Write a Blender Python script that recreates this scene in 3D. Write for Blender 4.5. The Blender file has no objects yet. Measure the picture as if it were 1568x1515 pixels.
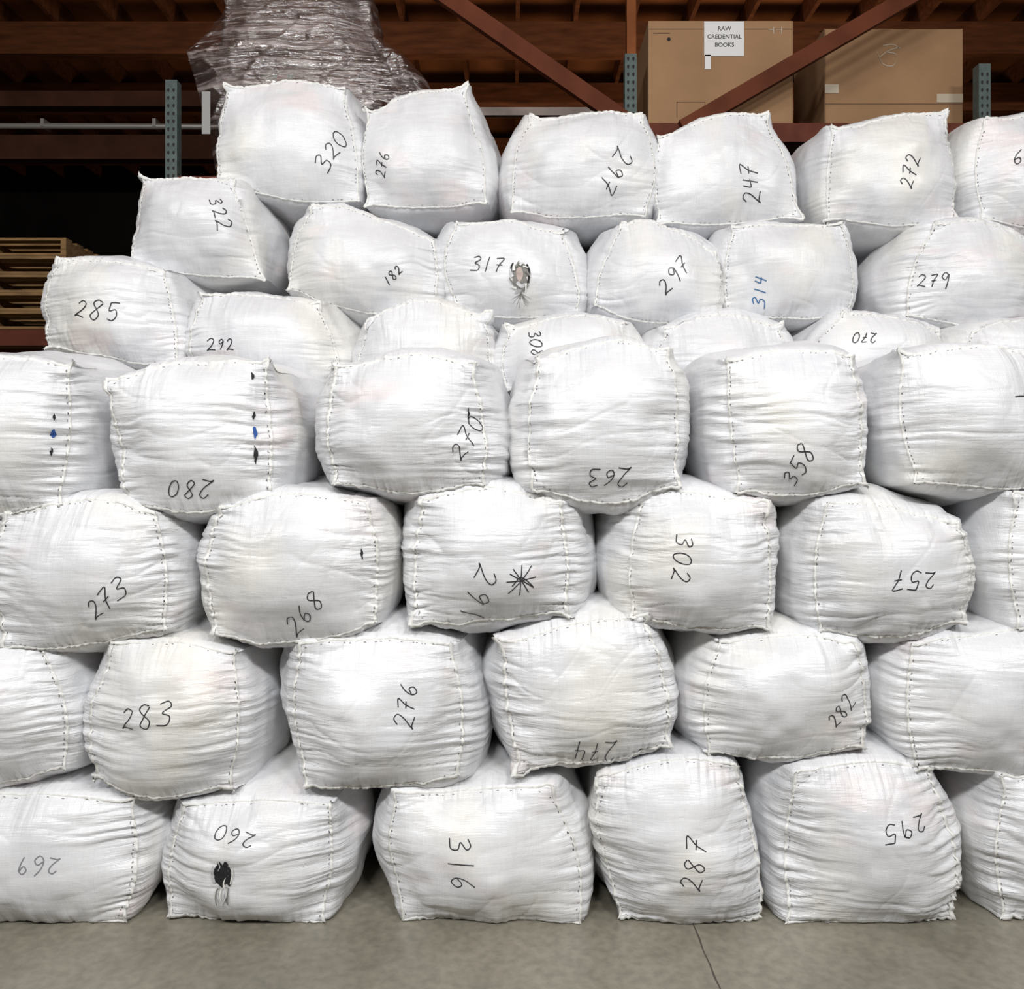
import bpy, math, random
import numpy as np
from mathutils import Vector

# ------------------------------------------------------------------ scene frame
CAM_Y=-3.0; CAM_Z=1.617; F=1280.0; CX=784.0; HY=720.0
def W(px,py,D):
    """survey helper: world point at distance D from the camera wall"""
    return ((px-CX)*D/F, D+CAM_Y, CAM_Z+(HY-py)*D/F)
scene=bpy.context.scene
try:
    scene.view_settings.view_transform='Standard'
except Exception: pass

# ------------------------------------------------------------------ noise
_r=np.random.RandomState(7)
PERM=np.concatenate([_r.permutation(256)]*3).astype(np.int64)
VAL=_r.rand(256)*2-1
def vnoise(x,y,z):
    xi=np.floor(x).astype(np.int64); yi=np.floor(y).astype(np.int64); zi=np.floor(z).astype(np.int64)
    xf=x-xi; yf=y-yi; zf=z-zi
    u=xf*xf*xf*(xf*(xf*6-15)+10); v=yf*yf*yf*(yf*(yf*6-15)+10); w=zf*zf*zf*(zf*(zf*6-15)+10)
    xi&=255; yi&=255; zi&=255
    def h(a,b,c):
        return VAL[PERM[PERM[PERM[(xi+a)&255]+((yi+b)&255)]+((zi+c)&255)]]
    x00=h(0,0,0)*(1-u)+h(1,0,0)*u; x10=h(0,1,0)*(1-u)+h(1,1,0)*u
    x01=h(0,0,1)*(1-u)+h(1,0,1)*u; x11=h(0,1,1)*(1-u)+h(1,1,1)*u
    y0=x00*(1-v)+x10*v; y1=x01*(1-v)+x11*v
    return y0*(1-w)+y1*w

# ------------------------------------------------------------------ materials
def new_mat(name):
    m=bpy.data.materials.new(name); m.use_nodes=True
    nt=m.node_tree; b=nt.nodes['Principled BSDF']
    return m,nt,b
def simple(name,col,rough=0.6,metal=0.0,noise=0.0,scale=8.0,bump=0.0,stretch=(1,1,1),spec=0.5):
    m,nt,b=new_mat(name)
    b.inputs['Roughness'].default_value=rough; b.inputs['Metallic'].default_value=metal
    b.inputs['Specular IOR Level'].default_value=spec
    b.inputs['Base Color'].default_value=(*col,1)
    if noise>0 or bump>0:
        tc=nt.nodes.new('ShaderNodeTexCoord'); mp=nt.nodes.new('ShaderNodeMapping'); mp.inputs['Scale'].default_value=stretch
        n=nt.nodes.new('ShaderNodeTexNoise'); n.inputs['Scale'].default_value=scale; n.inputs['Detail'].default_value=6
        nt.links.new(tc.outputs['Object'],mp.inputs['Vector']); nt.links.new(mp.outputs[0],n.inputs['Vector'])
        r=nt.nodes.new('ShaderNodeValToRGB')
        r.color_ramp.elements[0].position=0.3; r.color_ramp.elements[1].position=0.7
        r.color_ramp.elements[0].color=(*[c*(1-noise) for c in col],1)
        r.color_ramp.elements[1].color=(*[min(1,c*(1+noise)) for c in col],1)
        nt.links.new(n.outputs['Fac'],r.inputs[0]); nt.links.new(r.outputs[0],b.inputs['Base Color'])
        if bump>0:
            bp=nt.nodes.new('ShaderNodeBump'); bp.inputs['Strength'].default_value=bump; bp.inputs['Distance'].default_value=0.01
            nt.links.new(n.outputs['Fac'],bp.inputs['Height']); nt.links.new(bp.outputs[0],b.inputs['Normal'])
    return m

def fabric_mat():
    m,nt,b=new_mat('woven_polypropylene'); L=nt.links.new; N=nt.nodes.new
    tc=N('ShaderNodeTexCoord'); oi=N('ShaderNodeObjectInfo')
    off=N('ShaderNodeVectorMath'); off.operation='MULTIPLY_ADD'
    cmb=N('ShaderNodeCombineXYZ')
    for i in range(3): L(oi.outputs['Random'],cmb.inputs[i])
    L(cmb.outputs[0],off.inputs[0]); off.inputs[1].default_value=(37,53,71); L(tc.outputs['Object'],off.inputs[2])
    P=off.outputs[0]
    def noise(scale,detail=3,mapping=None,rough=0.5,dist=0.0,loc=(0,0,0)):
        n=N('ShaderNodeTexNoise'); n.inputs['Scale'].default_value=scale; n.inputs['Detail'].default_value=detail
        n.inputs['Roughness'].default_value=rough; n.inputs['Distortion'].default_value=dist
        mp=N('ShaderNodeMapping'); mp.inputs['Scale'].default_value=mapping or (1,1,1); mp.inputs['Location'].default_value=loc
        L(P,mp.inputs['Vector']); L(mp.outputs[0],n.inputs['Vector'])
        return n.outputs['Fac']
    def ramp(src,p0,p1,c0=(0,0,0,1),c1=(1,1,1,1)):
        r=N('ShaderNodeValToRGB'); r.color_ramp.elements[0].position=p0; r.color_ramp.elements[1].position=p1
        r.color_ramp.elements[0].color=c0; r.color_ramp.elements[1].color=c1; L(src,r.inputs[0]); return r.outputs[0]
    def mix(fac,c1,c2,bt='MIX'):
        x=N('ShaderNodeMix'); x.data_type='RGBA'; x.blend_type=bt
        if isinstance(fac,float): x.inputs[0].default_value=fac
        else: L(fac,x.inputs[0])
        for idx,c in ((6,c1),(7,c2)):
            if isinstance(c,tuple): x.inputs[idx].default_value=c
            else: L(c,x.inputs[idx])
        return x.outputs[2]
    def math_(op,a,c):
        x=N('ShaderNodeMath'); x.operation=op
        for i,v in enumerate((a,c)):
            if isinstance(v,(int,float)): x.inputs[i].default_value=v
            else: L(v,x.inputs[i])
        return x.outputs[0]
    base=ramp(noise(3.0,4),0.35,0.68,(0.665,0.672,0.692,1),(0.785,0.793,0.812,1))
    mp1=math_('MULTIPLY',ramp(noise(2.2,3,(1.3,1,0.7)),0.53,0.66),0.42)
    c=mix(mp1,base,(0.80,0.775,0.67,1))
    mp2=math_('MULTIPLY',ramp(noise(3.2,3,(0.8,1,1.4),loc=(11,5,3)),0.60,0.70),0.28)
    c=mix(mp2,c,(0.80,0.61,0.58,1))
    mp3=math_('MULTIPLY',ramp(noise(3.8,3,(1,1,1.2),loc=(3,17,8)),0.57,0.67),0.32)
    c=mix(mp3,c,(0.58,0.60,0.64,1))
    hs=ramp(noise(6,3,(3,3,60)),0.35,0.65,(0.95,0.95,0.95,1),(1.01,1.01,1.01,1))
    vs=ramp(noise(6,3,(60,3,3)),0.35,0.65,(0.965,0.965,0.965,1),(1.01,1.01,1.01,1))
    c=mix(1.0,c,hs,'MULTIPLY'); c=mix(1.0,c,vs,'MULTIPLY')
    L(c,b.inputs['Base Color'])
    rr=N('ShaderNodeMapRange'); L(noise(5,3),rr.inputs[0]); rr.inputs[3].default_value=0.25; rr.inputs[4].default_value=0.42
    L(rr.outputs[0],b.inputs['Roughness'])
    b.inputs['IOR'].default_value=1.52
    al=N('ShaderNodeAttribute'); al.attribute_name='gather_side'
    at=N('ShaderNodeAttribute'); at.attribute_name='gather_top'
    w1=math_('MULTIPLY',noise(1,3,(5,5,50),0.55,0.3),math_('ADD',al.outputs['Fac'],0.08))
    w2=math_('MULTIPLY',noise(1,3,(50,5,5),0.55,0.3),math_('ADD',at.outputs['Fac'],0.06))
    w3=math_('MULTIPLY',noise(10,5,None,0.56,0.8),0.25)
    s=math_('ADD',math_('ADD',w1,w2),w3)
    bp=N('ShaderNodeBump'); bp.inputs['Strength'].default_value=0.85; bp.inputs['Distance'].default_value=0.014
    L(s,bp.inputs['Height']); 
    g1=N('ShaderNodeTexWave'); g1.bands_direction='X'; g1.inputs['Scale'].default_value=70; g1.inputs['Distortion'].default_value=1.0; L(P,g1.inputs['Vector'])
    g2=N('ShaderNodeTexWave'); g2.bands_direction='Z'; g2.inputs['Scale'].default_value=70; g2.inputs['Distortion'].default_value=1.0; L(P,g2.inputs['Vector'])
    b2=N('ShaderNodeBump'); b2.inputs['Strength'].default_value=0.2; b2.inputs['Distance'].default_value=0.001
    L(math_('ADD',g1.outputs['Fac'],g2.outputs['Fac']),b2.inputs['Height']); L(bp.outputs[0],b2.inputs['Normal'])
    L(b2.outputs[0],b.inputs['Normal'])
    return m
FAB=fabric_mat()
SEAM=simple('seam_fringe',(0.72,0.715,0.69),0.5,noise=0.12,scale=60)
INK=simple('marker_ink',(0.025,0.025,0.03),0.45)
INKB=simple('marker_ink_blue',(0.04,0.14,0.30),0.45)
VOID=simple('torn_hole_dark',(0.010,0.010,0.012),0.8)
INKG=simple('marker_ink_faded',(0.22,0.22,0.24),0.5)
STITCH=simple('stitch_gap',(0.20,0.19,0.175),0.8)
BLUEC=simple('blue_cloth',(0.02,0.08,0.30),0.8)
PINKC=simple('pink_cloth',(0.42,0.34,0.31),0.8,noise=.25,scale=40)
FLAP=simple('torn_film_flap',(0.52,0.52,0.53),0.35,noise=.3,scale=50)
BMATS=[FAB,SEAM,INK,INKB,VOID,INKG,STITCH,BLUEC,PINKC,FLAP]

# ------------------------------------------------------------------ lattice box topology
def lattice(nx,nz,ny):
    def code(i,j,k): return (i*(nz+1)+j)*(ny+1)+k
    Q=[]
    def add(A,B,C,Dd): Q.append(np.stack([A.ravel(),B.ravel(),C.ravel(),Dd.ravel()],1))
    i,j=np.meshgrid(np.arange(nx),np.arange(nz),indexing='ij')
    add(code(i,j,0),code(i+1,j,0),code(i+1,j+1,0),code(i,j+1,0))
    add(code(i,j,ny),code(i,j+1,ny),code(i+1,j+1,ny),code(i+1,j,ny))
    j,k=np.meshgrid(np.arange(nz),np.arange(ny),indexing='ij')
    add(code(0,j,k),code(0,j+1,k),code(0,j+1,k+1),code(0,j,k+1))
    add(code(nx,j,k),code(nx,j,k+1),code(nx,j+1,k+1),code(nx,j+1,k))
    i,k=np.meshgrid(np.arange(nx),np.arange(ny),indexing='ij')
    add(code(i,nz,k),code(i+1,nz,k),code(i+1,nz,k+1),code(i,nz,k+1))
    add(code(i,0,k),code(i,0,k+1),code(i+1,0,k+1),code(i+1,0,k))
    Q=np.concatenate(Q)
    codes,inv=np.unique(Q.ravel(),return_inverse=True)
    faces=inv.reshape(-1,4)
    k=codes%(ny+1); r=codes//(ny+1); j=r%(nz+1); i=r//(nz+1)
    ii,jj=np.meshgrid(np.arange(nx+1),np.arange(nz+1),indexing='ij')
    fidx=np.searchsorted(codes,code(ii,jj,0))
    return dict(nx=nx,nz=nz,ny=ny,a=2*i/nx-1.0,b=2*j/nz-1.0,k=k/ny,faces=faces,fidx=fidx)
def vnormals(P,faces):
    n=np.cross(P[faces[:,2]]-P[faces[:,0]],P[faces[:,3]]-P[faces[:,1]])
    out=np.zeros_like(P)
    for c in range(4):
        for d in range(3):
            out[:,d]+=np.bincount(faces[:,c],weights=n[:,d],minlength=len(P))
    return out/(np.linalg.norm(out,axis=1,keepdims=True)+1e-12)
def make_mesh(name,V,Fq,midx,mats,attrs=None,smooth=True):
    me=bpy.data.meshes.new(name)
    me.vertices.add(len(V)); me.vertices.foreach_set('co',np.asarray(V,dtype=np.float32).ravel())
    me.loops.add(len(Fq)*4); me.loops.foreach_set('vertex_index',np.asarray(Fq,dtype=np.int32).ravel())
    me.polygons.add(len(Fq)); me.polygons.foreach_set('loop_start',np.arange(0,len(Fq)*4,4,dtype=np.int32))
    me.polygons.foreach_set('material_index',np.asarray(midx,dtype=np.int32))
    me.polygons.foreach_set('use_smooth',np.full(len(Fq),smooth,dtype=bool))
    me.update(calc_edges=True); me.validate()
    for m in mats: me.materials.append(m)
    if attrs:
        for n,v in attrs.items():
            at=me.attributes.new(n,'FLOAT','POINT'); at.data.foreach_set('value',np.asarray(v,dtype=np.float32))
    return me
LAT=lattice(110,88,30)
LATLOW=lattice(36,30,14)

# ------------------------------------------------------------------ handwriting
DIG={'0':[[(.3,1),(.08,.8),(.03,.4),(.2,.03),(.45,.1),(.58,.5),(.5,.9),(.28,.98)]],
'1':[[(.3,1),(.28,.5),(.27,0)]],
'2':[[(.05,.8),(.25,1),(.5,.85),(.42,.5),(.05,.05),(.2,.1),(.65,.02)]],
'3':[[(.05,.9),(.35,1),(.5,.8),(.2,.55),(.5,.4),(.45,.08),(.02,.05)]],
'4':[[(.1,1),(.05,.5),(.3,.48),(.6,.5)],[(.5,1),(.46,.5),(.42,0)]],
'5':[[(.12,1),(.08,.55),(.4,.6),(.5,.25),(.3,0),(.02,.1)],[(.12,1),(.3,1),(.58,.98)]],
'6':[[(.45,1),(.15,.65),(.05,.25),(.25,0),(.5,.2),(.35,.45),(.08,.3)]],
'7':[[(.03,.95),(.55,1),(.3,.5),(.2,0)],[(.12,.5),(.3,.5),(.52,.53)]],
'8':[[(.5,.9),(.25,1),(.08,.8),(.45,.3),(.3,0),(.08,.2),(.25,.5),(.52,.85)]],
'9':[[(.5,.85),(.25,1),(.08,.75),(.3,.55),(.5,.85),(.48,.4),(.4,0)]],
'*':[[(0,.5),(.5,.5),(1,.55)],[(.2,.9),(.5,.5),(.8,.05)],[(.5,1),(.48,.5),(.5,0)],[(.85,.95),(.5,.5),(.1,.1)],[(.1,.75),(.6,.45),(.95,.2),(.5,.6),(.2,.35)]]}
def catmull(pts,n=9):
    p=[np.array(q,float) for q in pts]; p=[2*p[0]-p[1]]+p+[2*p[-1]-p[-2]]
    out=[]
    for q in range(1,len(p)-2):
        for s in range(n):
            t=s/n
            out.append(0.5*((2*p[q])+(-p[q-1]+p[q+1])*t+(2*p[q-1]-5*p[q]+4*p[q+1]-p[q+2])*t*t+(-p[q-1]+3*p[q]-3*p[q+1]+p[q+2])*t**3))
    out.append(p[-2]); return np.array(out)

# ------------------------------------------------------------------ bale builder
def build_bale(quad,D,seed,marks=(),depth=0.88,bow=(0.022,0.022),belly=(0.095,0.06),bulge=0.115,
               gs=1.0,gt=0.5,lat=None,floor=False,ear=0.8,extra=None,stitch=1.0,asym=(1.0,1.0),rnd=0.22):
    lat=lat or LAT
    rng=np.random.RandomState(seed); so=rng.rand(3)*200
    a=lat['a'].copy(); b=lat['b'].copy(); t=lat['k']**1.3
    c=np.array([W(px,py,D) for px,py in quad])   # TL TR BR BL
    TL,TR,BR,BL=c
    s=np.power(np.clip(4*t*(1-t),0,1),0.5)
    r0=rnd
    r=r0+(0.70-r0)*s
    nrm=math.sqrt(1-r0/3.2)
    a2=a*np.sqrt(1-r*b*b/2)/nrm; b2=b*np.sqrt(1-r*a*a/2)/nrm
    U=(a2+1)/2; V=(b2+1)/2
    X=(BL[0]*(1-U)+BR[0]*U)*(1-V)+(TL[0]*(1-U)+TR[0]*U)*V
    Z=(BL[2]*(1-U)+BR[2]*U)*(1-V)+(TL[2]*(1-U)+TR[2]*U)*V
    l=(TL[0]+BL[0])/2; rr=(TR[0]+BR[0])/2; tp=(TL[2]+TR[2])/2; bt=(BL[2]+BR[2])/2
    XB=l*(1-U)+rr*U; ZB=bt*(1-V)+tp*V
    tb=np.clip(t*1.1,0,1)**0.8
    X=X*(1-tb)+XB*tb; Z=Z*(1-tb)+ZB*tb
    bl=bow[0]*rng.uniform(.5,1.6,4)
    X+=a*np.where(a>0,bl[0],bl[1])*(1-b*b)
    Z+=b*np.where(b>0,bow[1]*bl[2]/max(bow[0],1e-4),bow[1]*bl[3]/max(bow[0],1e-4))*(1-a*a)
    bx=belly[0]*rng.uniform(.9,1.15); bz=belly[1]*rng.uniform(.9,1.2)
    X+=a*bx*s*np.where(a>0,asym[1],asym[0]); Z+=b*bz*s
    e=np.power(np.abs(a*b),14)*np.exp(-t/0.05)*0.022*ear
    ej=np.where(a>0,rng.uniform(.4,1.5),rng.uniform(.4,1.5))*np.where(b>0,rng.uniform(.5,1.5),rng.uniform(.5,1.3))
    X+=np.sign(a)*e*ej; Z+=np.sign(b)*e*ej
    fb=(1-np.abs(a)**2.4)*(1-np.abs(b)**2.4)
    Y=(D+CAM_Y)+t*depth
    Y+= -bulge*fb*(lat['k']==0) + bulge*fb*(lat['k']==1)
    P=np.stack([X,Y,Z],1)
    n=vnormals(P,lat['faces'])
    w=(P-P.mean(0)); x,y,z=w[:,0]+so[0],w[:,1]+so[1],w[:,2]+so[2]
    hw=(rr-l)/2; hh=(tp-bt)/2
    dLR=np.hypot((1-np.abs(a))*hw,t*depth); dTB=np.hypot((1-np.abs(b))*hh,t*depth)
    lenL=0.095+0.095*vnoise(x*0.5,y*0.2,z*9)
    lenT=0.055+0.05*vnoise(x*9+9,y*0.2,z*0.5)
    gL=np.exp(-dLR/np.maximum(lenL,0.02))*gs
    gT=np.exp(-dTB/np.maximum(lenT,0.02))*gt
    wx=x+0.02*vnoise(x*6,y*6,z*6+5); wz=z+0.02*vnoise(x*6+3,y*6,z*6)
    puffL=np.abs(vnoise(x*3,y*3,wz*34))-0.35+0.5*(np.abs(vnoise(x*4+7,y*4,wz*62))-0.35)
    puffT=np.abs(vnoise(wx*34,y*3,z*3))-0.35+0.5*(np.abs(vnoise(wx*60,y*4+3,z*4))-0.35)
    d=0.024*vnoise(x*3.2,y*3.2,z*3.2)+0.014*vnoise(x*7,y*7,z*7)+0.004*vnoise(x*15,y*15,z*15)
    d+=0.021*gL*puffL+0.017*gT*puffT
    q=vnoise(x*1.8+0.6*wz*3,y*2.2,wz*14+1.0*vnoise(x*3,y*3,z*3))
    d-=0.0055*np.exp(-np.abs(q)/0.09)*(0.2+0.8*np.clip(gL*3,0,1))
    q2=vnoise(x*5+4-z*2,y*3,z*12-x*1.5)
    d+=0.0028*np.maximum(0,q2-.1)*2
    q3=vnoise(x*2.5+z*5+7,y*3,z*5-x*6)
    d-=0.0024*np.exp(-np.abs(q3)/0.05)*np.clip(vnoise(x*4,y*4,z*4+50)*3,0,1)
    q4=vnoise(x*6-z*4+17,y*3,z*3+x*2)
    d-=0.0024*np.exp(-np.abs(q4)/0.05)*np.clip(vnoise(x*4,y*4,z*4+90)*3,0,1)
    P=P+n*d[:,None]
    if floor: P[:,2]=np.maximum(P[:,2],0.004)
    n=vnormals(P,lat['faces'])
    Vs=[P]; Fs=[lat['faces']]; Ms=[np.zeros(len(lat['faces']),int)]
    cnt=[len(P)]
    GP=P[lat['fidx']]; GN=n[lat['fidx']]; nx,nz=lat['nx'],lat['nz']
    def interp(G,ij):
        i=np.clip(ij[:,0],0,nx-1e-4); j=np.clip(ij[:,1],0,nz-1e-4)
        i0=i.astype(int); j0=j.astype(int); fi=(i-i0)[:,None]; fj=(j-j0)[:,None]
        return (G[i0,j0]*(1-fi)+G[i0+1,j0]*fi)*(1-fj)+(G[i0,j0+1]*(1-fi)+G[i0+1,j0+1]*fi)*fj
    def ribbon(ij,width,mi,off=0.0018):
        ij=np.asarray(ij,float); Q=interp(GP,ij); Nn=interp(GN,ij)
        Nn/=np.linalg.norm(Nn,axis=1,keepdims=True)
        T=np.gradient(Q,axis=0); T/=np.linalg.norm(T,axis=1,keepdims=True)+1e-9
        S=np.cross(Nn,T); wv=np.broadcast_to(np.asarray(width,float),(len(Q),))[:,None]/2
        offv=np.broadcast_to(np.asarray(off,float),(len(Q),))[:,None]
        A=Q+Nn*offv+S*wv; B=Q+Nn*offv-S*wv; m=len(Q)
        base=cnt[0]; Vs.append(np.concatenate([A,B])); k=np.arange(m-1)
        Fs.append(np.stack([base+k,base+m+k,base+m+k+1,base+k+1],1)); Ms.append(np.full(m-1,mi)); cnt[0]+=2*m
    def to_ij(cx,cy):
        dd=GP[:,:,1]-CAM_Y
        px=CX+GP[:,:,0]*F/dd; py=HY-(GP[:,:,2]-CAM_Z)*F/dd
        q=np.argmin((px-cx)**2+(py-cy)**2); i,j=divmod(q,nz+1)
        i=min(max(i,9),nx-9); j=min(max(j,9),nz-9)
        J=np.array([[px[i+8,j]-px[i-8,j],px[i,j+8]-px[i,j-8]],[py[i+8,j]-py[i-8,j],py[i,j+8]-py[i,j-8]]])/16
        Ji=np.linalg.inv(J); return i,j,Ji
    def poly(cx,cy,offs,width,mi,off=0.0018):
        i,j,Ji=to_ij(cx,cy); o=np.asarray(offs,float)@Ji.T
        ribbon(o+np.array([i,j]),width,mi,off)
    if lat is LAT:
        for mk in marks:
            txt,cx,cy,h,ang=mk[:5]; mi=mk[5] if len(mk)>5 else 2
            an=math.radians(ang); ca,sa=math.cos(an),math.sin(an)
            adv=0.82*h; tot=adv*len(txt)-0.2*h
            for ci,ch in enumerate(txt):
                sc=h*rng.uniform(.85,1.12); rot=rng.uniform(-.12,.12)
                for st in DIG[ch]:
                    q=catmull(st)
                    lx=(q[:,0]-0.3+0.18*(q[:,1]-.5))*sc; ly=(q[:,1]-0.5)*sc
                    lx,ly=lx*math.cos(rot)-ly*math.sin(rot),lx*math.sin(rot)+ly*math.cos(rot)
                    lx=lx+ci*adv+0.3*h-tot/2
                    sx=lx*ca-ly*sa; sy=-(lx*sa+ly*ca)
                    poly(cx,cy,np.stack([sx,sy],1),0.0038*D/3.1,mi)
        if extra: extra(poly,ribbon,rng)
    def ridge(idx,inward,strength):
        E=P[idx]; m=len(E); NN=n[idx]
        k=np.linspace(0,1,m); endw=np.exp(-np.minimum(k,1-k)/0.03)
        rw=rng.rand(m); rw=(rw+np.roll(rw,1)+np.roll(rw,-1))/3
        wv=(0.005+0.007*rw+0.010*endw*ear)*strength
        out=-inward; tip=E+(out*0.7+np.array([0,-0.7,0]))*wv[:,None]
        jt=(rng.rand(m,3)-.5); jt=(jt+np.roll(jt,1,0))/2
        tip+=jt*0.004
        b1=E+inward*0.006+np.array([0,-0.0005,0])+NN*0.002; b2=E+np.array([0,0.008,0])+NN*0.001
        if floor:
            tip[:,2]=np.maximum(tip[:,2],0.003)
        base=cnt[0]; Vs.append(np.concatenate([b1,tip,b2])); q=np.arange(m-1)
        f1=np.stack([base+q,base+q+1,base+m+q+1,base+m+q],1); f2=np.stack([base+m+q,base+m+q+1,base+2*m+q+1,base+2*m+q],1)
        Fs.append(np.concatenate([f1,f2])); Ms.append(np.full(2*(m-1),1)); cnt[0]+=3*m
    fi=lat['fidx']
    ridge(fi[0,:],np.array([1.,0,0]),gs*.8+.2); ridge(fi[nx,:],np.array([-1.,0,0]),gs*.8+.2)
    ridge(fi[:,nz],np.array([0,0,-1.]),.75); ridge(fi[:,0],np.array([0,0,1.]),.75)
    if lat is LAT:
        for side in (1.5,nx-1.5):
            j=3.0
            while j<nz-4:
                L=rng.uniform(.7,2.2)
                if rng.rand()<0.75*stitch:
                    mi=4 if rng.rand()<0.15 else 6
                    ribbon([(side+rng.uniform(-.4,.4),j),(side+rng.uniform(-.4,.4),j+L/2),(side,j+L)],[0.001,0.0045*rng.uniform(.6,1.3),0.001],mi,0.0022)
                j+=L+rng.uniform(.8,3.5)
        for side in (1.3,nz-1.3):
            i=3.0
            while i<nx-4:
                L=rng.uniform(.8,2.4)
                if rng.rand()<0.4*stitch:
                    ribbon([(i,side),(i+L/2,side+rng.uniform(-.3,.3)),(i+L,side)],[0.001,0.0032,0.001],6,0.0022)
                i+=L+rng.uniform(1,4)
    Vall=np.concatenate(Vs); Fall=np.concatenate(Fs); Mall=np.concatenate(Ms)
    A1=np.zeros(len(Vall)); A2=np.zeros(len(Vall)); A1[:len(P)]=np.clip(gL,0,1.2); A2[:len(P)]=np.clip(gT,0,1)
    org=np.array([P[:,0].mean(),P[:,1].mean(),P[:,2].min()])
    me=make_mesh('fabric_bale',Vall-org,Fall,Mall,BMATS,{'gather_side':A1,'gather_top':A2})
    ob=bpy.data.objects.new('fabric_bale',me); ob.location=org; scene.collection.objects.link(ob)
    return ob

# holes / special details ------------------------------------------------
def hole_260(poly,ribbon,rng):
    # ragged opening: several overlapping dark shreds
    for k,(x,y0,y1,wd) in enumerate(((-9,-13,12,.014),(-4,-19,15,.020),(1,-15,19,.022),(6,-20,13,.018),(11,-12,17,.012))):
        n=11; yy=np.linspace(y0,y1,n)
        w_=wd*np.clip(np.sin(np.linspace(.15,3,n))*2.6,0,1)*rng.uniform(.7,1.25,n)
        poly(341,1339,np.stack([x+rng.uniform(-1,1,n),yy],1),w_,4,0.003+.0003*k)
    poly(341,1339,catmull([(-13,-14),(-15,-2),(-11,12)],5),np.linspace(.003,.009,11),9,0.006)
    poly(341,1339,catmull([(13,-16),(16,-4),(13,14)],5),np.linspace(.008,.003,11),1,0.006)
    poly(341,1339,catmull([(-5,-20),(-3,-12),(-6,-6)],4),np.linspace(.006,.001,9),9,0.006)
    poly(341,1339,catmull([(4,19),(3,12),(6,4)],4),np.linspace(.009,.001,9),1,0.006)
    for k in range(11):
        x=rng.uniform(-8,8); poly(342,1374,catmull([(x,-16),(x+rng.uniform(-4,4),-4),(x*.5+rng.uniform(-5,5),10)],4),np.linspace(0.007,0.003,9),[9,6,9,1][k%4],0.004+.0005*k)
def hole_317(poly,ribbon,rng):
    for k,(x,y0,y1,wd) in enumerate(((-9,-14,14,.022),(-3,-22,18,.028),(4,-20,21,.028),(10,-13,15,.018))):
        n=10; yy=np.linspace(y0,y1,n)
        poly(797,424,np.stack([x+0*yy,yy],1),wd*np.clip(np.sin(np.linspace(.2,3,n))*2,0,1)*rng.uniform(.8,1.2,n),6,0.003+.0002*k)
    n=9; y=np.linspace(-12,10,n)
    poly(795,420,np.stack([0*y,y],1),0.032*np.sin(np.linspace(.3,2.9,n)),8,0.0045)
    poly(798,434,catmull([(-7,-3),(0,3),(6,0)],4),0.016,9,0.0055)
    for k in range(12):
        a=k/12*6.28; p=[(math.cos(a)*11,math.sin(a)*18),(math.cos(a+.3)*14,math.sin(a+.3)*22),(math.cos(a+.5)*16,math.sin(a+.5)*25)]
        poly(796,424,catmull(p,4),np.linspace(0.011,0.004,9)*rng.uniform(.6,1.2),[9,1,6][k%3],0.005+0.0006*k)
    poly(807,422,catmull([(0,-18),(4,-6),(2,10)],5),0.009,4,0.0065)
    poly(786,412,catmull([(0,-9),(-3,-2),(-2,9)],5),0.007,4,0.0065)
    for k in range(9):
        a=math.radians(rng.uniform(200,340)); poly(798,450,catmull([(0,0),(math.cos(a)*10,-math.sin(a)*13),(math.cos(a)*18,-math.sin(a)*24)],4),np.linspace(0.003,0.0008,9),6,0.0025)
def tears(lst):
    def f(poly,ribbon,rng):
        for (x,y,h,w,mi) in lst:
            n=7; yy=np.linspace(-h/2,h/2,n)
            poly(x,y,np.stack([rng.uniform(-1,1,n),yy],1),np.sin(np.linspace(.15,3,n))*w*rng.uniform(.7,1.3,n),mi,0.004)
    return f

B=build_bale
sd=[100]
def bale(q,D,marks=(),**k):
    sd[0]+=1; return B(q,D,sd[0],marks,**k)
# ---- row on top
bale([(347,134),(528,134),(550,308),(337,282)],4.0,[("320",507,230,27,55)],gs=.4,gt=.35,bow=(.01,.025),belly=(.08,.05),asym=(.6,1),rnd=.16)
bale([(562,172),(706,140),(740,306),(563,312)],4.0,[("276",585,252,17,80)],gs=.35,gt=.4,bow=(.02,.03),belly=(.08,.06),ear=1.3,asym=(.3,1.4),rnd=.13)
bale([(817,184),(978,182),(985,328),(785,322)],4.0,[("297",943,262,30,-118)],gs=.4,gt=.45,bow=(.03,.012),rnd=.16)
bale([(1008,212),(1172,178),(1220,328),(1010,338)],4.0,[("247",1149,280,25,97)],gs=.35,gt=.35,bow=(.012,.035),ear=1.3,asym=(.5,.8),rnd=.13)
bale([(1277,200),(1442,178),(1460,336),(1268,338)],4.0,[("272",1393,262,22,75)],gs=.45,gt=.4,bow=(.015,.02),ear=1.2,asym=(1.3,1),rnd=.13)
bale([(1508,186),(1690,178),(1700,340),(1505,332)],4.0,[("6",1560,240,20,10)],gs=.4,gt=.4)
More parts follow.
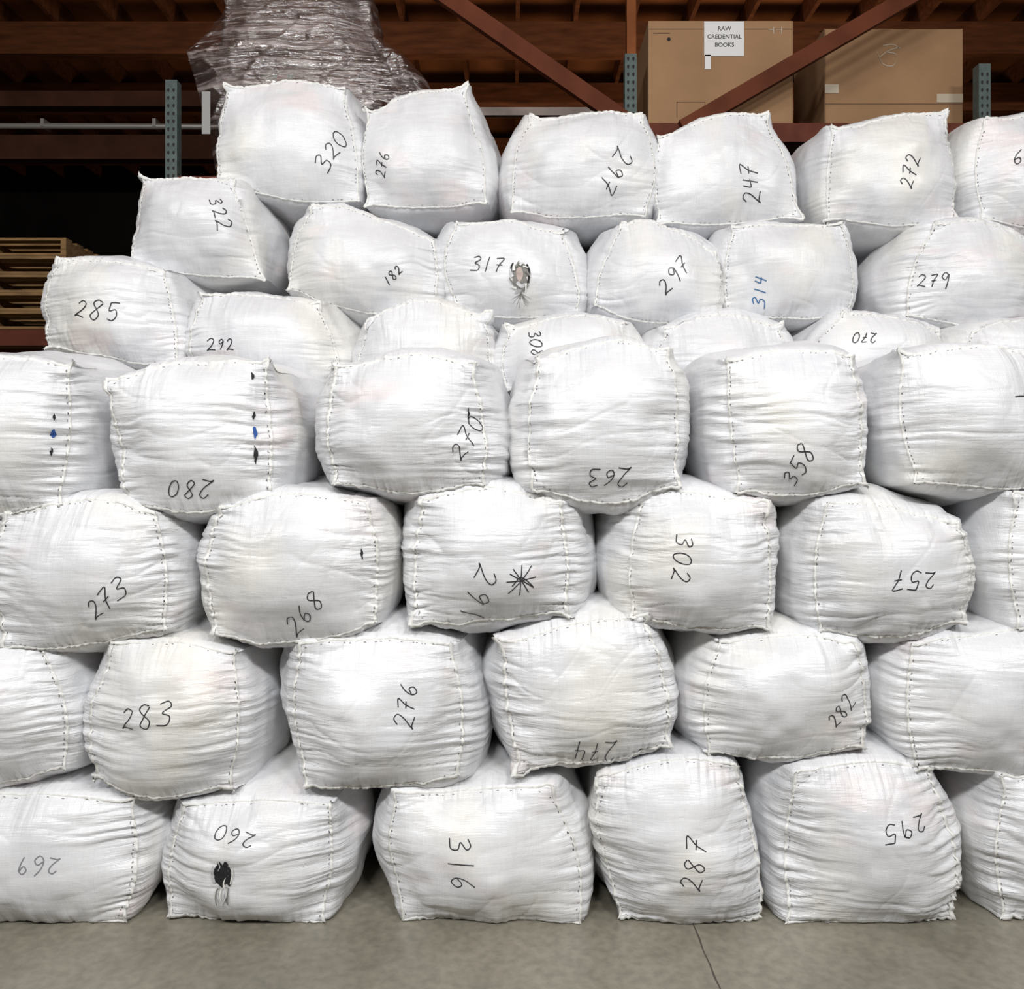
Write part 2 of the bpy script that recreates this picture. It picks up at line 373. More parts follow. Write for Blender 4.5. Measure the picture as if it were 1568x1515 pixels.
# ---- second row
bale([(220,272),(352,286),(402,424),(198,402)],3.88,[("322",337,325,22,-70)],gs=.4,gt=.35,bow=(.01,.025),belly=(.095,.05),rnd=.15)
bale([(482,322),(664,368),(660,474),(438,440)],3.88,[("182",602,422,14,45)],gs=.6,gt=.45,bow=(.012,.03))
bale([(698,338),(864,348),(886,484),(700,482)],3.88,[("317",748,405,21,-3)],gs=.6,gt=.45,bow=(.03,.012),extra=hole_317)
bale([(953,344),(1092,392),(1090,482),(908,466)],3.88,[("297",1033,420,26,50)],gs=.45,gt=.5,bow=(.012,.04))
bale([(1124,352),(1290,340),(1300,486),(1112,478)],3.88,[("314",1163,445,20,85,3)],gs=.4,gt=.45,bow=(.02,.015))
bale([(1432,344),(1590,372),(1574,500),(1388,484)],3.88,[("279",1430,430,22,0)],gs=.9,gt=.4,belly=(.09,.05),asym=(1.3,1))
bale([(1660,350),(1840,350),(1850,490),(1650,490)],3.88,[],gs=.5)
# ---- third row
bale([(92,399),(250,414),(272,560),(70,530)],3.74,[("285",148,475,30,-5)],gs=.65,gt=.45,bow=(.012,.012),rnd=.16)
bale([(308,450),(486,470),(522,592),(298,570)],3.74,[("292",338,527,18,0)],gs=.75,gt=.5,bow=(.012,.02))
bale([(568,502),(738,494),(758,592),(550,592)],3.74,[],gs=.4,gt=.7,bow=(.02,.06),belly=(.07,.04))
bale([(782,508),(955,496),(972,594),(775,592)],3.74,[("308",820,525,18,-80)],gs=.5,gt=.5,bow=(.02,.02))
bale([(1022,512),(1190,504),(1200,592),(1012,592)],3.74,[],gs=.4,gt=.6,bow=(.02,.04))
bale([(1292,482),(1436,510),(1436,594),(1228,590)],3.74,[("270",1325,517,16,180)],gs=.6,gt=.5,bow=(.02,.02))
bale([(1488,512),(1640,492),(1660,592),(1482,592)],3.74,[],gs=.5,gt=.5)
# ---- fourth row (front layer)
bale([(-110,550),(104,560),(90,768),(-100,780)],3.0,[],gs=1.1,gt=.7,extra=tears([(99,664,14,.02,7),(97,640,10,.01,4),(95,690,12,.01,4)]))
bale([(172,590),(406,556),(412,762),(194,772)],3.0,[("280",290,748,30,180)],gs=1.0,gt=.5,bow=(.008,.03),extra=tears([(419,660,20,.018,7),(418,636,14,.010,4),(419,692,28,.014,4),(407,568,12,.012,4)]),rnd=.16)
bale([(510,555),(720,564),(738,738),(512,740)],3.0,[("270",715,668,30,60)],gs=1.0,gt=.6,bow=(.012,.02),extra=tears([(738,635,20,.008,4)]),asym=(1,1.2))
bale([(822,546),(1018,540),(1032,738),(822,742)],3.0,[("263",932,732,28,180)],gs=.8,gt=.4,bow=(.015,.04),asym=(1.15,1))
bale([(1114,552),(1298,550),(1326,740),(1134,748)],3.0,[("358",1224,712,28,60)],gs=.9,gt=.4,bow=(.008,.02),asym=(1.2,1),rnd=.16)
bale([(1384,548),(1620,542),(1640,742),(1405,732)],3.0,[("76",1575,615,26,-60)],gs=.6,gt=.6)
# ---- fifth row
bale([(-280,775),(-62,775),(-50,960),(-270,965)],3.0,[],gs=.8)
bale([(10,788),(238,786),(252,960),(14,984)],3.0,[("273",163,918,30,40)],gs=1.1,gt=.5)
bale([(342,782),(560,770),(576,954),(326,972)],3.0,[("268",465,940,30,50)],gs=1.1,gt=.5,extra=tears([(574,845,18,.009,4)]))
bale([(650,768),(856,772),(864,936),(642,944)],3.0,[("291",732,912,38,-110),("*",790,890,44,0)],gs=1.1,gt=.5,bow=(.02,.03),asym=(1,1.6))
bale([(986,750),(1164,778),(1172,958),(970,940)],3.0,[("302",1045,855,32,-95)],gs=.9,gt=.4,bow=(.015,.015),asym=(1.5,1))
bale([(1266,772),(1462,806),(1470,944),(1256,966)],3.0,[("257",1400,888,30,180)],gs=.8,gt=.5,bow=(.015,.025))
bale([(1556,762),(1770,766),(1780,950),(1560,958)],3.0,[],gs=.8)
# ---- sixth row
bale([(-180,990),(64,990),(100,1180),(-170,1200)],3.0,[],gs=.9)
bale([(168,980),(358,1000),(352,1208),(140,1196)],3.0,[("283",222,1097,36,8)],gs=.8,gt=.4,bow=(.01,.015))
bale([(462,988),(690,986),(700,1184),(470,1202)],3.0,[("276",622,1080,30,82)],gs=.8,gt=.5,bow=(.03,.02),asym=(1.2,1.3))
bale([(770,988),(984,948),(1022,1138),(804,1168)],3.0,[("274",912,1152,28,180)],gs=1.1,gt=.6,bow=(.015,.02),asym=(1,1.2))
bale([(1102,980),(1300,988),(1322,1142),(1084,1158)],3.0,[("282",1288,1088,22,55)],gs=.8,gt=.4,bow=(.018,.025))
bale([(1396,988),(1640,965),(1650,1172),(1404,1180)],3.0,[],gs=.8)
# ---- bottom row (on the floor)
bale([(-160,1218),(202,1228),(188,1404),(-150,1410)],3.0,[("269",60,1325,28,180,5)],gs=1.2,gt=.5,floor=True)
bale([(280,1232),(506,1230),(492,1408),(256,1406)],3.0,[("260",358,1282,26,165)],gs=.8,gt=.5,floor=True,bow=(.012,.015),belly=(.1,.06),extra=hole_260)
bale([(608,1216),(838,1208),(880,1408),(620,1406)],3.0,[("316",705,1325,36,-85)],gs=.5,gt=.5,floor=True,bow=(.03,.008))
bale([(924,1194),(1124,1172),(1162,1404),(952,1404)],3.0,[("287",1063,1325,36,82)],gs=.9,gt=.6,floor=True,belly=(.06,.05))
bale([(1222,1186),(1424,1174),(1456,1404),(1212,1404)],3.0,[("295",1388,1270,30,200)],gs=1.1,gt=.5,floor=True)
bale([(1542,1196),(1750,1192),(1770,1404),(1538,1404)],3.0,[],gs=1.0,floor=True)
# ---- layer behind the front one (supports the upper rows)
proto=B([(0,0),(150,0),(150,120),(0,120)],5.0,901,lat=LATLOW,gs=.6)
pme=proto.data; bpy.data.objects.remove(proto)
pxs=[v.co.x for v in pme.vertices]; pzs=[v.co.z for v in pme.vertices]
pw=max(pxs)-min(pxs); ph=max(pzs)-min(pzs)
rowh=0.505
for r_ in range(4):
    for c_ in range(7):
        o=bpy.data.objects.new('fabric_bale',pme)
        o.scale=(0.74/pw,0.94,(rowh-0.004)/ph)
        o.location=(-2.25+c_*0.76+(0.3 if r_%2 else 0),1.52,0.004+r_*rowh)
        scene.collection.objects.link(o)

# ------------------------------------------------------------------ box helpers
def box_geo(x0,x1,y0,y1,z0,z1):
    v=[(x0,y0,z0),(x1,y0,z0),(x1,y1,z0),(x0,y1,z0),(x0,y0,z1),(x1,y0,z1),(x1,y1,z1),(x0,y1,z1)]
    f=[(0,3,2,1),(4,5,6,7),(0,1,5,4),(1,2,6,5),(2,3,7,6),(3,0,4,7)]
    return v,f
def obj(name,parts,bevel=0.0,parent=None):
    V=[];Fc=[];mi=[];mats=[]
    for v,f,m in parts:
        if m not in mats: mats.append(m)
        b0=len(V); V+=list(v); Fc+=[tuple(b0+i for i in q) for q in f]; mi+=[mats.index(m)]*len(f)
    me=bpy.data.meshes.new(name); me.from_pydata([tuple(map(float,p)) for p in V],[],Fc); me.update()
    for m in mats: me.materials.append(m)
    for p,i in zip(me.polygons,mi): p.material_index=i
    o=bpy.data.objects.new(name,me); scene.collection.objects.link(o)
    if bevel>0:
        bm=o.modifiers.new('bevel','BEVEL'); bm.width=bevel; bm.segments=2
    if parent: o.parent=parent
    return o
def bar_geo(p0,p1,w,d):
    p0=Vector(p0);p1=Vector(p1);t=(p1-p0).normalized();yv=Vector((0,1,0));s=t.cross(yv).normalized()
    v=[]
    for p in (p0,p1):
        for a,b in ((-1,-1),(1,-1),(1,1),(-1,1)): v.append(p+s*a*w/2+yv*b*d/2)
    return v,[(0,1,2,3),(7,6,5,4),(0,4,5,1),(1,5,6,2),(2,6,7,3),(3,7,4,0)]

# ------------------------------------------------------------------ room
WOOD=simple('stained_timber',(0.125,0.040,0.015),0.8,noise=0.35,scale=3,stretch=(1,6,6),spec=.12)
WOODD=simple('plywood_deck',(0.24,0.078,0.026),0.8,noise=0.35,scale=1.5,spec=.12)
BRACE=simple('brace_timber',(0.12,0.034,0.016),0.7,noise=0.25,scale=4,spec=.12)
GIRT=simple('girt_dark',(0.055,0.022,0.013),0.85,noise=0.25,scale=4,spec=.08)
DARKW=simple('dark_wall_paint',(0.012,0.010,0.009),0.95,noise=0.3,scale=1,spec=.05)
GREYW=simple('side_wall_paint',(0.20,0.19,0.18),0.9,noise=0.1,scale=1)
def floor_mat():
    m,nt,b=new_mat('polished_concrete'); L=nt.links.new
    tc=nt.nodes.new('ShaderNodeTexCoord')
    n=nt.nodes.new('ShaderNodeTexNoise'); n.inputs['Scale'].default_value=1.6; n.inputs['Detail'].default_value=10; n.inputs['Roughness'].default_value=.68
    L(tc.outputs['Object'],n.inputs['Vector'])
    r=nt.nodes.new('ShaderNodeValToRGB'); r.color_ramp.elements[0].position=.3; r.color_ramp.elements[1].position=.7
    r.color_ramp.elements[0].color=(0.155,0.140,0.108,1); r.color_ramp.elements[1].color=(0.29,0.268,0.216,1)
    L(n.outputs['Fac'],r.inputs[0])
    n2=nt.nodes.new('ShaderNodeTexNoise'); n2.inputs['Scale'].default_value=30; n2.inputs['Detail'].default_value=5
    L(tc.outputs['Object'],n2.inputs['Vector'])
    r2=nt.nodes.new('ShaderNodeValToRGB'); r2.color_ramp.elements[0].position=.33; r2.color_ramp.elements[1].position=.62
    r2.color_ramp.elements[0].color=(0.82,0.82,0.82,1); r2.color_ramp.elements[1].color=(1.06,1.06,1.06,1)
    L(n2.outputs['Fac'],r2.inputs[0])
    mx=nt.nodes.new('ShaderNodeMix'); mx.data_type='RGBA'; mx.blend_type='MULTIPLY'; mx.inputs[0].default_value=1
    L(r.outputs[0],mx.inputs[6]); L(r2.outputs[0],mx.inputs[7]); L(mx.outputs[2],b.inputs['Base Color'])
    mr=nt.nodes.new('ShaderNodeMapRange'); mr.inputs[3].default_value=.22; mr.inputs[4].default_value=.45
    L(n.outputs['Fac'],mr.inputs[0]); L(mr.outputs[0],b.inputs['Roughness'])
    return m
FL=floor_mat(); JOINT=simple('joint_dark',(0.07,0.06,0.05),0.9)
X0,X1,Y0,Y1,ZC=-10,10,-9,10.5,6.6
obj('floor',[(*box_geo(X0,X1,Y0,Y1,-0.1,0),FL)])
obj('ceiling',[(*box_geo(X0,X1,Y0,Y1,ZC,ZC+.1),WOODD)])
obj('wall_back',[(*box_geo(X0,X1,Y1,Y1+.1,0,ZC),DARKW)])
obj('wall_front',[(*box_geo(X0,X1,Y0-.1,Y0,0,ZC),GREYW)])
obj('wall_left',[(*box_geo(X0-.1,X0,Y0,Y1,0,ZC),DARKW)])
obj('wall_right',[(*box_geo(X1,X1+.1,Y0,Y1,0,ZC),DARKW)])
jp=[]; n=60
for i in range(n):
    y=-2.2+i*(4.4/(n-1)); x=0.648+0.003*math.sin(y*9)+.0015*math.sin(y*41)
    jw=.0024+.0008*math.sin(i*2.3)
    jp.append((x-jw,y,0.0015)); jp.append((x+jw,y,0.0015))
obj('floor_joint',[(jp,[(2*i,2*i+1,2*i+3,2*i+2) for i in range(n-1)],JOINT)])
parts=[]
x=X0+.3
while x<X1:
    parts.append((*box_geo(x-.022,x+.022,3.2,Y1,ZC-.24,ZC),WOOD)); x+=0.61
obj('ceiling_joists',parts)
for yy in (5.9,7.3,9.0):
    obj('ceiling_beam',[(*box_geo(X0,X1,yy-.07,yy+.07,ZC-.58,ZC-.24),WOOD)])
PIPE=simple('galvanised_conduit',(0.40,0.38,0.35),0.4,0.5)
def cyl_geo(p0,p1,r,n=16):
    p0=Vector(p0);p1=Vector(p1);t=(p1-p0).normalized();u=t.orthogonal().normalized();w=t.cross(u)
    v=[p+u*math.cos(2*math.pi*i/n)*r+w*math.sin(2*math.pi*i/n)*r for p in (p0,p1) for i in range(n)]
    f=[(i,(i+1)%n,n+(i+1)%n,n+i) for i in range(n)]+[tuple(range(n-1,-1,-1)),tuple(range(n,2*n))]
    return v,f
zc=W(0,189,7.5)[2]
obj('conduit_pipe',[(*cyl_geo((-9.9,4.5,zc),(-2.3,4.5,zc-.03),.025),PIPE)]+[(*box_geo(xx-.015,xx+.015,4.47,4.6,zc-.035,zc+.035),PIPE) for xx in (-4.2,-3.2)])
obj('wall_girt',[(*box_geo(-9.9,-2.2,4.6,4.72,zc-.28,zc-.06),GIRT),(*box_geo(-9.9,-2.2,4.6,4.72,zc+.2,zc+.34),GIRT)])

# ------------------------------------------------------------------ pallet racking
STEEL=simple('rack_green_steel',(0.085,0.115,0.106),0.55,0.1,noise=0.2,scale=20,spec=.3)
HOLE=simple('rack_slot_dark',(0.012,0.012,0.012),0.8)
BEAMR=simple('rack_beam_rust',(0.12,0.034,0.02),0.7,noise=0.2,scale=10,spec=.15)
PALE=simple('rack_beam_pale',(0.26,0.21,0.18),0.5,noise=0.15,scale=10)
RACK=bpy.data.objects.new('pallet_rack',None); scene.collection.objects.link(RACK)
def bar_geo_yz(p0,p1,w):
    p0=Vector(p0);p1=Vector(p1);t=(p1-p0).normalized();xv=Vector((1,0,0));s=t.cross(xv).normalized()
    v=[]
    for p in (p0,p1):
        for a,b in ((-1,-1),(1,-1),(1,1),(-1,1)): v.append(p+s*a*w/2+xv*b*w/2)
    return v,[(0,1,2,3),(7,6,5,4),(0,4,5,1),(1,5,6,2),(2,6,7,3),(3,7,4,0)]
def upright(px,ptop,D):
    x,y,z=W(px,ptop,D); w=.038
    parts=[(*box_geo(x-w,x+w,y,y+.006,0,z),STEEL),(*box_geo(x-w,x-w+.006,y+.006,y+.07,0,z),STEEL),(*box_geo(x+w-.006,x+w,y+.006,y+.07,0,z),STEEL),
           (*box_geo(x-w,x+w,y+1.0,y+1.07,0,z),STEEL),(*box_geo(x-.09,x+.09,y-.03,y+.1,0,.008),STEEL)]
    zz=1.5
    while zz<z-.03:
        for sx in (-.017,.017):
            vs=[(x+sx+math.cos(a)*.0085*(1 if math.sin(a)>0 else .7),y-.0012,zz+math.sin(a)*.013) for a in [math.pi*2*k/10 for k in range(10)]]
            parts.append((vs,[tuple(range(10))],HOLE))
        zz+=.05
    zz=.3
    while zz<z-.8:
        parts.append((*bar_geo_yz((x,y+.04,zz),(x,y+1.0,zz+.6),.03),STEEL)); zz+=.7
    return obj('rack_upright',parts,parent=RACK)
RD=5.35
upright(262,122,RD); upright(966,82,RD); upright(1508,97,RD)
xl=W(262,0,RD)[0]; xm=W(966,0,RD)[0]; xr=W(1508,0,RD)[0]; ry=RD+CAM_Y
zl=3.50; zr=3.84
obj('rack_beam',[(*box_geo(xl+.038,xm-.038,ry,ry+.04,zl-.12,zl),BEAMR),(*box_geo(xl+.038,xm-.038,ry+1.0,ry+1.04,zl-.12,zl),BEAMR)],parent=RACK)
obj('rack_beam',[(*box_geo(xm+.038,xr-.038,ry,ry+.04,zr-.12,zr),BEAMR),(*box_geo(xm+.038,xr-.038,ry+1.0,ry+1.04,zr-.12,zr),BEAMR)],parent=RACK)
obj('rack_beam',[(*box_geo(xl-2.9,xl-.038,ry+.9,ry+.94,2.55,2.67),BEAMR),(*box_geo(xl-2.9,xl-.038,ry+1.9,ry+1.94,2.55,2.67),BEAMR)],parent=RACK)
zt=W(0,168,6.3)[2]
obj('rack_beam',[(*box_geo(xl+.5,xm-.05,3.3,3.34,zt-.04,zt+.02),PALE)],parent=RACK)
DECK=simple('wire_deck_board',(0.10,0.05,0.03),0.7,noise=.2)
obj('shelf_deck',[(*box_geo(xl+.04,xm-.04,ry+.04,ry+1.0,zl-.03,zl-.005),DECK)],parent=RACK)
obj('shelf_deck',[(*box_geo(xm+.04,xr-.04,ry+.04,ry+1.0,zr-.03,zr-.005),DECK)],parent=RACK)
px_,py_,_=W(991,0,5.7)
obj('timber_post',[(*box_geo(px_-.035,px_+.035,ry+1.1,ry+1.18,0,ZC),simple('post_timber',(0.30,0.10,0.035),.7,noise=.2,scale=4,spec=.15))])
def ext(p,q,s): p=Vector(p);q=Vector(q); return tuple(p+(q-p)*s)
pd=5.22
a1=W(690,0,pd)
obj('knee_brace',[(*bar_geo(W(985,205,pd),ext(W(940,172,pd),a1,1.25),.105,.05),BRACE)])
b0=W(1045,197,pd+.02); b1=W(1385,0,pd+.02)
obj('knee_brace',[(*bar_geo(b0,ext(b0,b1,1.2),.10,.05),BRACE)])

# ------------------------------------------------------------------ cardboard cartons
CARD=simple('cardboard',(0.34,0.20,0.105),0.8,noise=0.10,scale=3,spec=.2)
CARDD=simple('cardboard_edge',(0.18,0.10,0.05),0.8)
TAPE=simple('pale_tape',(0.50,0.42,0.31),0.4)
PAPER=simple('white_paper',(0.75,0.75,0.74),0.7)
def flat(pts,m): return (pts,[tuple(range(len(pts)))],m)
def carton(pl,pr,pt,D,zb,depth=.6):
    x0,y,z1=W(pl,pt,D); x1=W(pr,pt,D)[0]
    parts=[(*box_geo(x0,x1,y,y+depth,zb,z1),CARD)]
    return x0,x1,y,zb,z1,parts
def rect(x0,x1,z0,z1,y,m): return flat([(x0,y,z0),(x1,y,z0),(x1,y,z1),(x0,y,z1)],m)
cD=5.42
x0,x1,y,zb,z1,parts=carton(993,1214,32,cD,zr+.002)
parts+= [rect(x0+.002,x1-.002,z1-.055,z1-.05,y-.001,CARDD)]
def pr(a,b,c,d,m,off=.002):
    A=W(a,b,cD); C=W(c,d,cD); return rect(A[0],C[0],C[2],A[2],y-off,m)
parts+=[pr(1078,33,1139,86,PAPER,.004),pr(1079,84,1088,106,PAPER,.004)]
for (a,b,c,d) in ((1036,156,1080,157),(1036,156,1037,180),(1079,156,1080,180)): parts.append(pr(a,b,c,d,CARDD))
parts.append(pr(1000,50,1026,51.5,CARDD))
parts.append(([(x0-.01,y+.02,z1),(x1,y+.02,z1),(x1-.02,y+.10,z1+.05),(x0+.03,y+.12,z1+.05)],[(0,1,2,3)],CARD))
cx,_,cz=W(1024,60,cD)
parts.append(flat([(cx+math.cos(k*.524)*.012,y-.003,cz+math.sin(k*.524)*.012) for k in range(12)],HOLE))
for (u,v_,u2,v2) in ((1178,45,1184,46),(1188,45,1196,46),(1184,42,1185,52),(1196,42,1197,52)): parts.append(pr(u,v_,u2,v2,TAPE,.003))
box1=obj('cardboard_box',parts,bevel=0.0)
lines=["RAW","CREDENTIAL","BOOKS"]
for li,tx in enumerate(lines):
    cu=bpy.data.curves.new('sign_text','FONT'); cu.body=tx; cu.size=.038; cu.align_x='CENTER'; cu.offset=.0004
    to=bpy.data.objects.new('label_text_%d'%(li+1),cu); scene.collection.objects.link(to)
    p=W(1109,44+li*12.5,cD); to.location=(p[0],y-.0055,p[2]-.012); to.rotation_euler=(math.radians(90),0,0)
    cu.materials.append(INK); to.parent=box1
cD=5.6
x0,x1,y,zb,z1,parts=carton(1262,1474,44,cD,zr+.002)
parts+=[pr(1263,158,1474,160,CARDD),pr(1263,129,1284,143,TAPE,.004),pr(1434,144,1474,157,TAPE,.004),pr(1262,44,1264,215,CARDD,.003)]
sc=[]
for st in ([(1342,78),(1352,98),(1368,100),(1372,84),(1358,80)],[(1352,70),(1366,68),(1378,74)],[(1346,88),(1360,78),(1376,72)]):
    q=catmull(st,6); P3=[W(u,v,cD) for u,v in q]
    for k in range(len(P3)-1):
        A=P3[k];Bq=P3[k+1]; sc.append(flat([(A[0],y-.003,A[2]-.003),(Bq[0],y-.003,Bq[2]-.003),(Bq[0],y-.003,Bq[2]+.003),(A[0],y-.003,A[2]+.003)],TAPE))
parts+=sc
parts.append(([(x0,y+.01,z1),(x1,y+.01,z1),(x1+.01,y+.06,z1+.03),(x0-.01,y+.08,z1+.02)],[(0,1,2,3)],CARD))
obj('cardboard_box',parts)

# ------------------------------------------------------------------ stretch-wrapped pallet load
PWOOD=simple('pallet_wood',(0.24,0.145,0.065),0.85,noise=.35,scale=5,stretch=(1,5,5),spec=.15)
def pallet_parts(cx,cy,z,w=1.2,d=1.0):
    ps=[]
    for i in range(7):
        yy=cy-d/2+i*(d-.1)/6; ps.append((*box_geo(cx-w/2,cx+w/2,yy,yy+.09,z+.115,z+.135),PWOOD))
    for xx in (cx-w/2,cx-.02,cx+w/2-.04): ps.append((*box_geo(xx,xx+.04,cy-d/2,cy+d/2,z+.02,z+.115),PWOOD))
    for yy in (cy-d/2,cy-.05,cy+d/2-.1): ps.append((*box_geo(cx-w/2,cx+w/2,yy,yy+.1,z,z+.02),PWOOD))
    return ps
lx0=W(338,0,5.6)[0]; lx1=W(575,0,5.6)[0]; lcx=(lx0+lx1)/2
CARDK=simple('carton_brown_dark',(0.10,0.055,0.036),0.8,noise=.2,scale=4,spec=.15)
CARDM=simple('carton_brown',(0.19,0.11,0.065),0.8,noise=.15,scale=4,spec=.15)
GREENL=simple('printed_label',(0.10,0.18,0.09),0.6,noise=.4,scale=30); REDL=simple('red_label',(0.35,0.05,0.05),.6)
load=bpy.data.objects.new('wrapped_pallet_load',None); scene.collection.objects.link(load)
obj('pallet',pallet_parts(lcx,3.0,zl,w=1.02),parent=load)
pp=[]; z=zl+.135
for r_,(ws) in enumerate(([.34,.34,.32],[.5,.5],[.34,.3,.26],[.42,.32],[.4,.3])):
    x=lx0+.02
    for wq in ws:
        pp.append((*box_geo(x,x+wq-.01,2.66,3.35,z,z+.27),[CARDM,CARDK,CARDM][(r_+len(pp))%3])); x+=wq
    z+=.275
g=W(395,114,5.66); pp.append((*box_geo(g[0],g[0]+.24,2.655,2.66,g[2]-.05,g[2]),GREENL)); pp.append((*box_geo(g[0]+.13,g[0]+.20,2.652,2.656,g[2]-.045,g[2]-.005),REDL))
obj('carton_stack',pp,bevel=.006,parent=load)
def film_mat():
    m,nt,b=new_mat('stretch_film'); L=nt.links.new
    nt.nodes.remove(b)
    gl=nt.nodes.new('ShaderNodeBsdfGlossy'); gl.inputs[0].default_value=(.97,.96,.96,1); gl.inputs['Roughness'].default_value=.17
    df=nt.nodes.new('ShaderNodeBsdfDiffuse'); df.inputs[0].default_value=(.55,.47,.45,1)
    tr=nt.nodes.new('ShaderNodeBsdfTransparent'); tr.inputs[0].default_value=(.93,.90,.89,1)
    m1=nt.nodes.new('ShaderNodeMixShader'); m2=nt.nodes.new('ShaderNodeMixShader')
    tc=nt.nodes.new('ShaderNodeTexCoord')
    def streak(rot,sc):
        mp=nt.nodes.new('ShaderNodeMapping'); mp.inputs['Scale'].default_value=sc; mp.inputs['Rotation'].default_value=(0,rot,0); L(tc.outputs['Object'],mp.inputs['Vector'])
        n=nt.nodes.new('ShaderNodeTexNoise'); n.inputs['Scale'].default_value=1.6; n.inputs['Detail'].default_value=5; n.inputs['Distortion'].default_value=.35; L(mp.outputs[0],n.inputs['Vector'])
        return n.outputs['Fac']
    s1=streak(.6,(1.2,2,14)); s2=streak(-.9,(1.5,2,16))
    mxm=nt.nodes.new('ShaderNodeMath'); mxm.operation='MAXIMUM'; L(s1,mxm.inputs[0]); L(s2,mxm.inputs[1])
    mr=nt.nodes.new('ShaderNodeMapRange'); mr.inputs[1].default_value=.56; mr.inputs[2].default_value=.70; mr.inputs[3].default_value=.05; mr.inputs[4].default_value=.7
    L(mxm.outputs[0],mr.inputs[0]); L(mr.outputs[0],m1.inputs[0]); L(tr.outputs[0],m1.inputs[1]); L(df.outputs[0],m1.inputs[2])  # pale diffuse streaks paint highlights into the film colour
    lw=nt.nodes.new('ShaderNodeLayerWeight'); lw.inputs['Blend'].default_value=.35
    mr2=nt.nodes.new('ShaderNodeMapRange'); mr2.inputs[3].default_value=.22; mr2.inputs[4].default_value=.75; L(lw.outputs['Fresnel'],mr2.inputs[0])
    L(mr2.outputs[0],m2.inputs[0]); L(m1.outputs[0],m2.inputs[1]); L(gl.outputs[0],m2.inputs[2])
    bp=nt.nodes.new('ShaderNodeBump'); bp.inputs['Strength'].default_value=1; bp.inputs['Distance'].default_value=.05
    L(mxm.outputs[0],bp.inputs['Height']); L(bp.outputs[0],gl.inputs['Normal']); L(bp.outputs[0],lw.inputs['Normal'])
    L(m2.outputs[0],nt.nodes['Material Output'].inputs['Surface']); return m
FILM=film_mat()
def creases(x,y,z):
    return .022*np.exp(-np.abs(vnoise(x*1.6+z*3,y*3,z*4-x*4))/.10)+.016*np.exp(-np.abs(vnoise(x*4-z*5+9,y*3,z*5+x*5))/.10)+.008*np.exp(-np.abs(vnoise(x*9+z*9,y*6,z*7-x*5))/.12)
fl=lattice(80,80,20); a=fl['a'];b=fl['b'];t=fl['k']
sx0=lx0-.02;sx1=lx1+.03; zb_=zl+.02; zt_=z+.03
taper=1-0.18*np.clip(b,0,1)
X=(sx0+sx1)/2+a*(sx1-sx0)/2*taper-.03*b; Z=(zb_+zt_)/2+b*(zt_-zb_)/2; Yy=2.62+t*.78
Pf=np.stack([X,Yy,Z],1); nn=vnormals(Pf,fl['faces'])
Pf=Pf+nn*creases(X,Yy,Z)[:,None]
me=make_mesh('film_shell',Pf,fl['faces'],np.zeros(len(fl['faces'])),[FILM])
o=bpy.data.objects.new('film_shell',me); scene.collection.objects.link(o); o.parent=load
def sheet(rows,name,nz_=80,nx_=110,seed=3,wave=5):
    py=np.array([r[0] for r in rows],float)
    v=np.linspace(0,1,nz_); yy=py[0]+(py[-1]-py[0])*v
    L_=np.interp(yy,py,[r[1] for r in rows]); R_=np.interp(yy,py,[r[2] for r in rows]); DD=np.interp(yy,py,[r[3] for r in rows])
    u=np.linspace(0,1,nx_)
    edge=(v**4)[:,None]
    PX=L_[:,None]*(1-u)+R_[:,None]*u; PY=np.repeat(yy[:,None],nx_,1)+wave*edge*3*vnoise(PX*.05,PX*0,PX*0+seed); Dm=np.repeat(DD[:,None],nx_,1)
    Dm=Dm+.12*(2*u-1)**4
    Xs=(PX-CX)*Dm/F; Zs=CAM_Z+(HY-PY)*Dm/F
    Dm=Dm-1.0*creases(Xs+seed,Xs*0,Zs)
    V_=np.stack([Xs.ravel(),(Dm+CAM_Y).ravel(),Zs.ravel()],1)
    i,j=np.meshgrid(np.arange(nz_-1),np.arange(nx_-1),indexing='ij'); q=i*nx_+j
    Fq=np.stack([q.ravel(),(q+nx_).ravel(),(q+nx_+1).ravel(),(q+1).ravel()],1)
    me=make_mesh(name,V_,Fq,np.zeros(len(Fq)),[FILM]); o=bpy.data.objects.new(name,me); scene.collection.objects.link(o); o.parent=load
sheet([(-40,350,530,5.5),(0,352,545,5.45),(25,338,550,5.42),(50,318,558,5.4),(78,286,575,5.38),(90,290,600,5.36),(140,304,648,5.36),(158,312,664,5.4)],'film_skirt',wave=4)
sheet([(80,292,400,5.45),(150,306,400,5.42),(205,322,400,5.42),(262,330,365,5.45)],'film_tail',seed=8)
sheet([(50,556,566,5.5),(80,575,612,5.42),(125,590,655,5.4),(152,620,668,5.42)],'film_tail_right',seed=5)
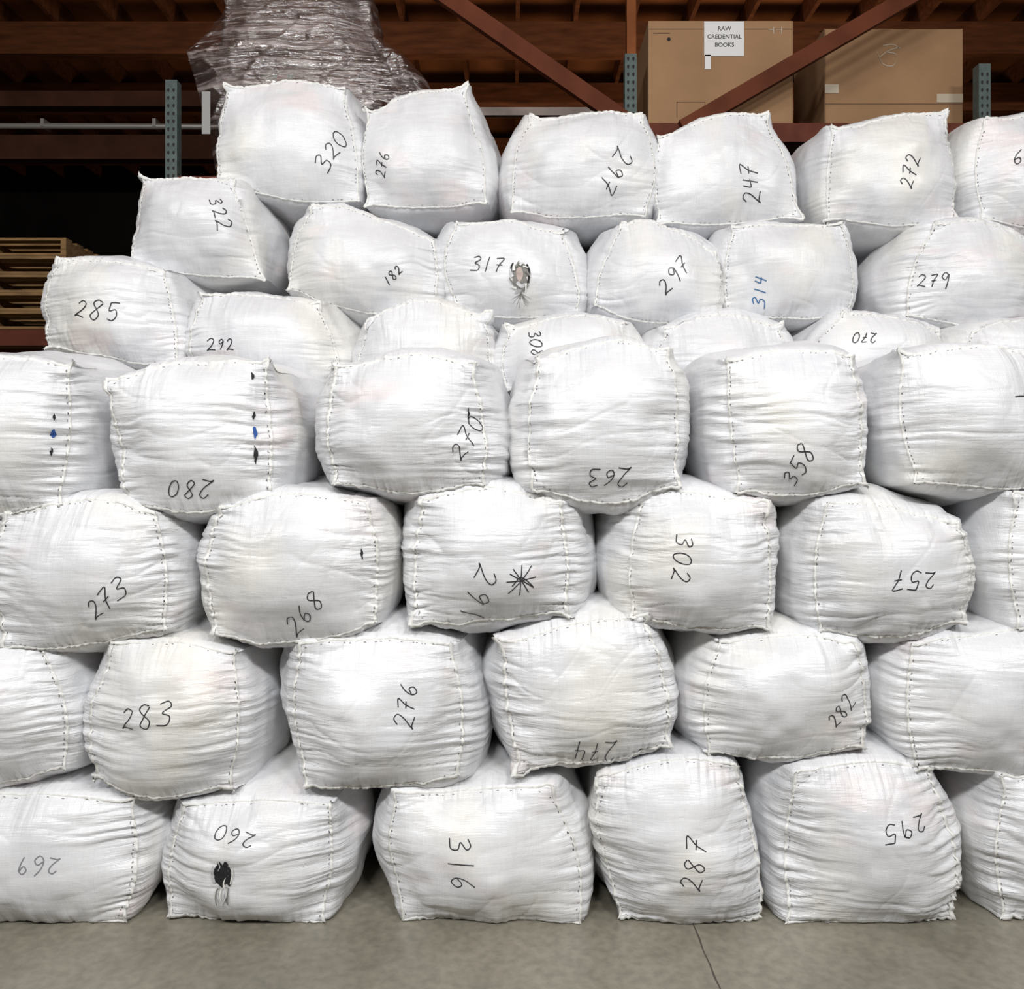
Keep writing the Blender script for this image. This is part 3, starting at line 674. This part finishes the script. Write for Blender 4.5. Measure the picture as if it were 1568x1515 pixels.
sheet([(84,606,616,5.40),(92,602,624,5.40),(118,606,632,5.40)],'film_knot',seed=15,nz_=20,nx_=20)
lp=W(309,140,5.3); lq=W(322,205,5.3)
obj('paper_label',[rect(lp[0],lq[0],lq[2],lp[2],lp[1],simple('grey_paper',(.36,.36,.35),.7))],parent=load)

# stacked timber pallets at the left
for k in range(5):
    obj('wooden_pallet',pallet_parts(xl-1.75,ry+1.42,2.672+k*.137,1.2,1.05))

# ------------------------------------------------------------------ lights
def lamp(x,y,z,power,size=(1.2,.5),target=(0,0,1.5),col=(1.0,.995,.985)):
    L=bpy.data.lights.new('bay_and_fill_lamp','AREA'); L.shape='RECTANGLE'; L.size,L.size_y=size; L.energy=power; L.color=col
    o=bpy.data.objects.new('bay_and_fill_lamp',L); o.location=(x,y,z)
    d=Vector(target)-Vector((x,y,z)); o.rotation_euler=d.to_track_quat('-Z','Y').to_euler(); scene.collection.objects.link(o)
for x in (-4.2,-1.3,1.6,4.4):
    lamp(x,-4.6,5.2,160,target=(x*.5,-.8,0.0))
for x in (-3,0,3):
    lamp(x,-1.6,6.1,12,target=(x,-0.9,0))
lamp(2.5,5.2,4.0,40,size=(3,1),target=(2.0,8,6.6),col=(1,.85,.65))  # added fill aimed up to brighten the right of the ceiling, no fixture there
lamp(-1.5,5.2,4.0,18,size=(3,1),target=(-1.0,8,6.6),col=(1,.85,.65))  # weaker added fill for the left of the ceiling, also without a fixture
w=bpy.data.worlds.new('World'); scene.world=w; w.use_nodes=True
w.node_tree.nodes['Background'].inputs[0].default_value=(.5,.5,.5,1); w.node_tree.nodes['Background'].inputs[1].default_value=.1

# ------------------------------------------------------------------ camera
cam=bpy.data.cameras.new('camera'); cam.sensor_fit='HORIZONTAL'; cam.sensor_width=36; cam.lens=36*1280/1568; cam.shift_y=-37/1568
co=bpy.data.objects.new('camera',cam); co.location=(0,CAM_Y,CAM_Z); co.rotation_euler=(math.radians(90),0,0); scene.collection.objects.link(co)
scene.camera=co
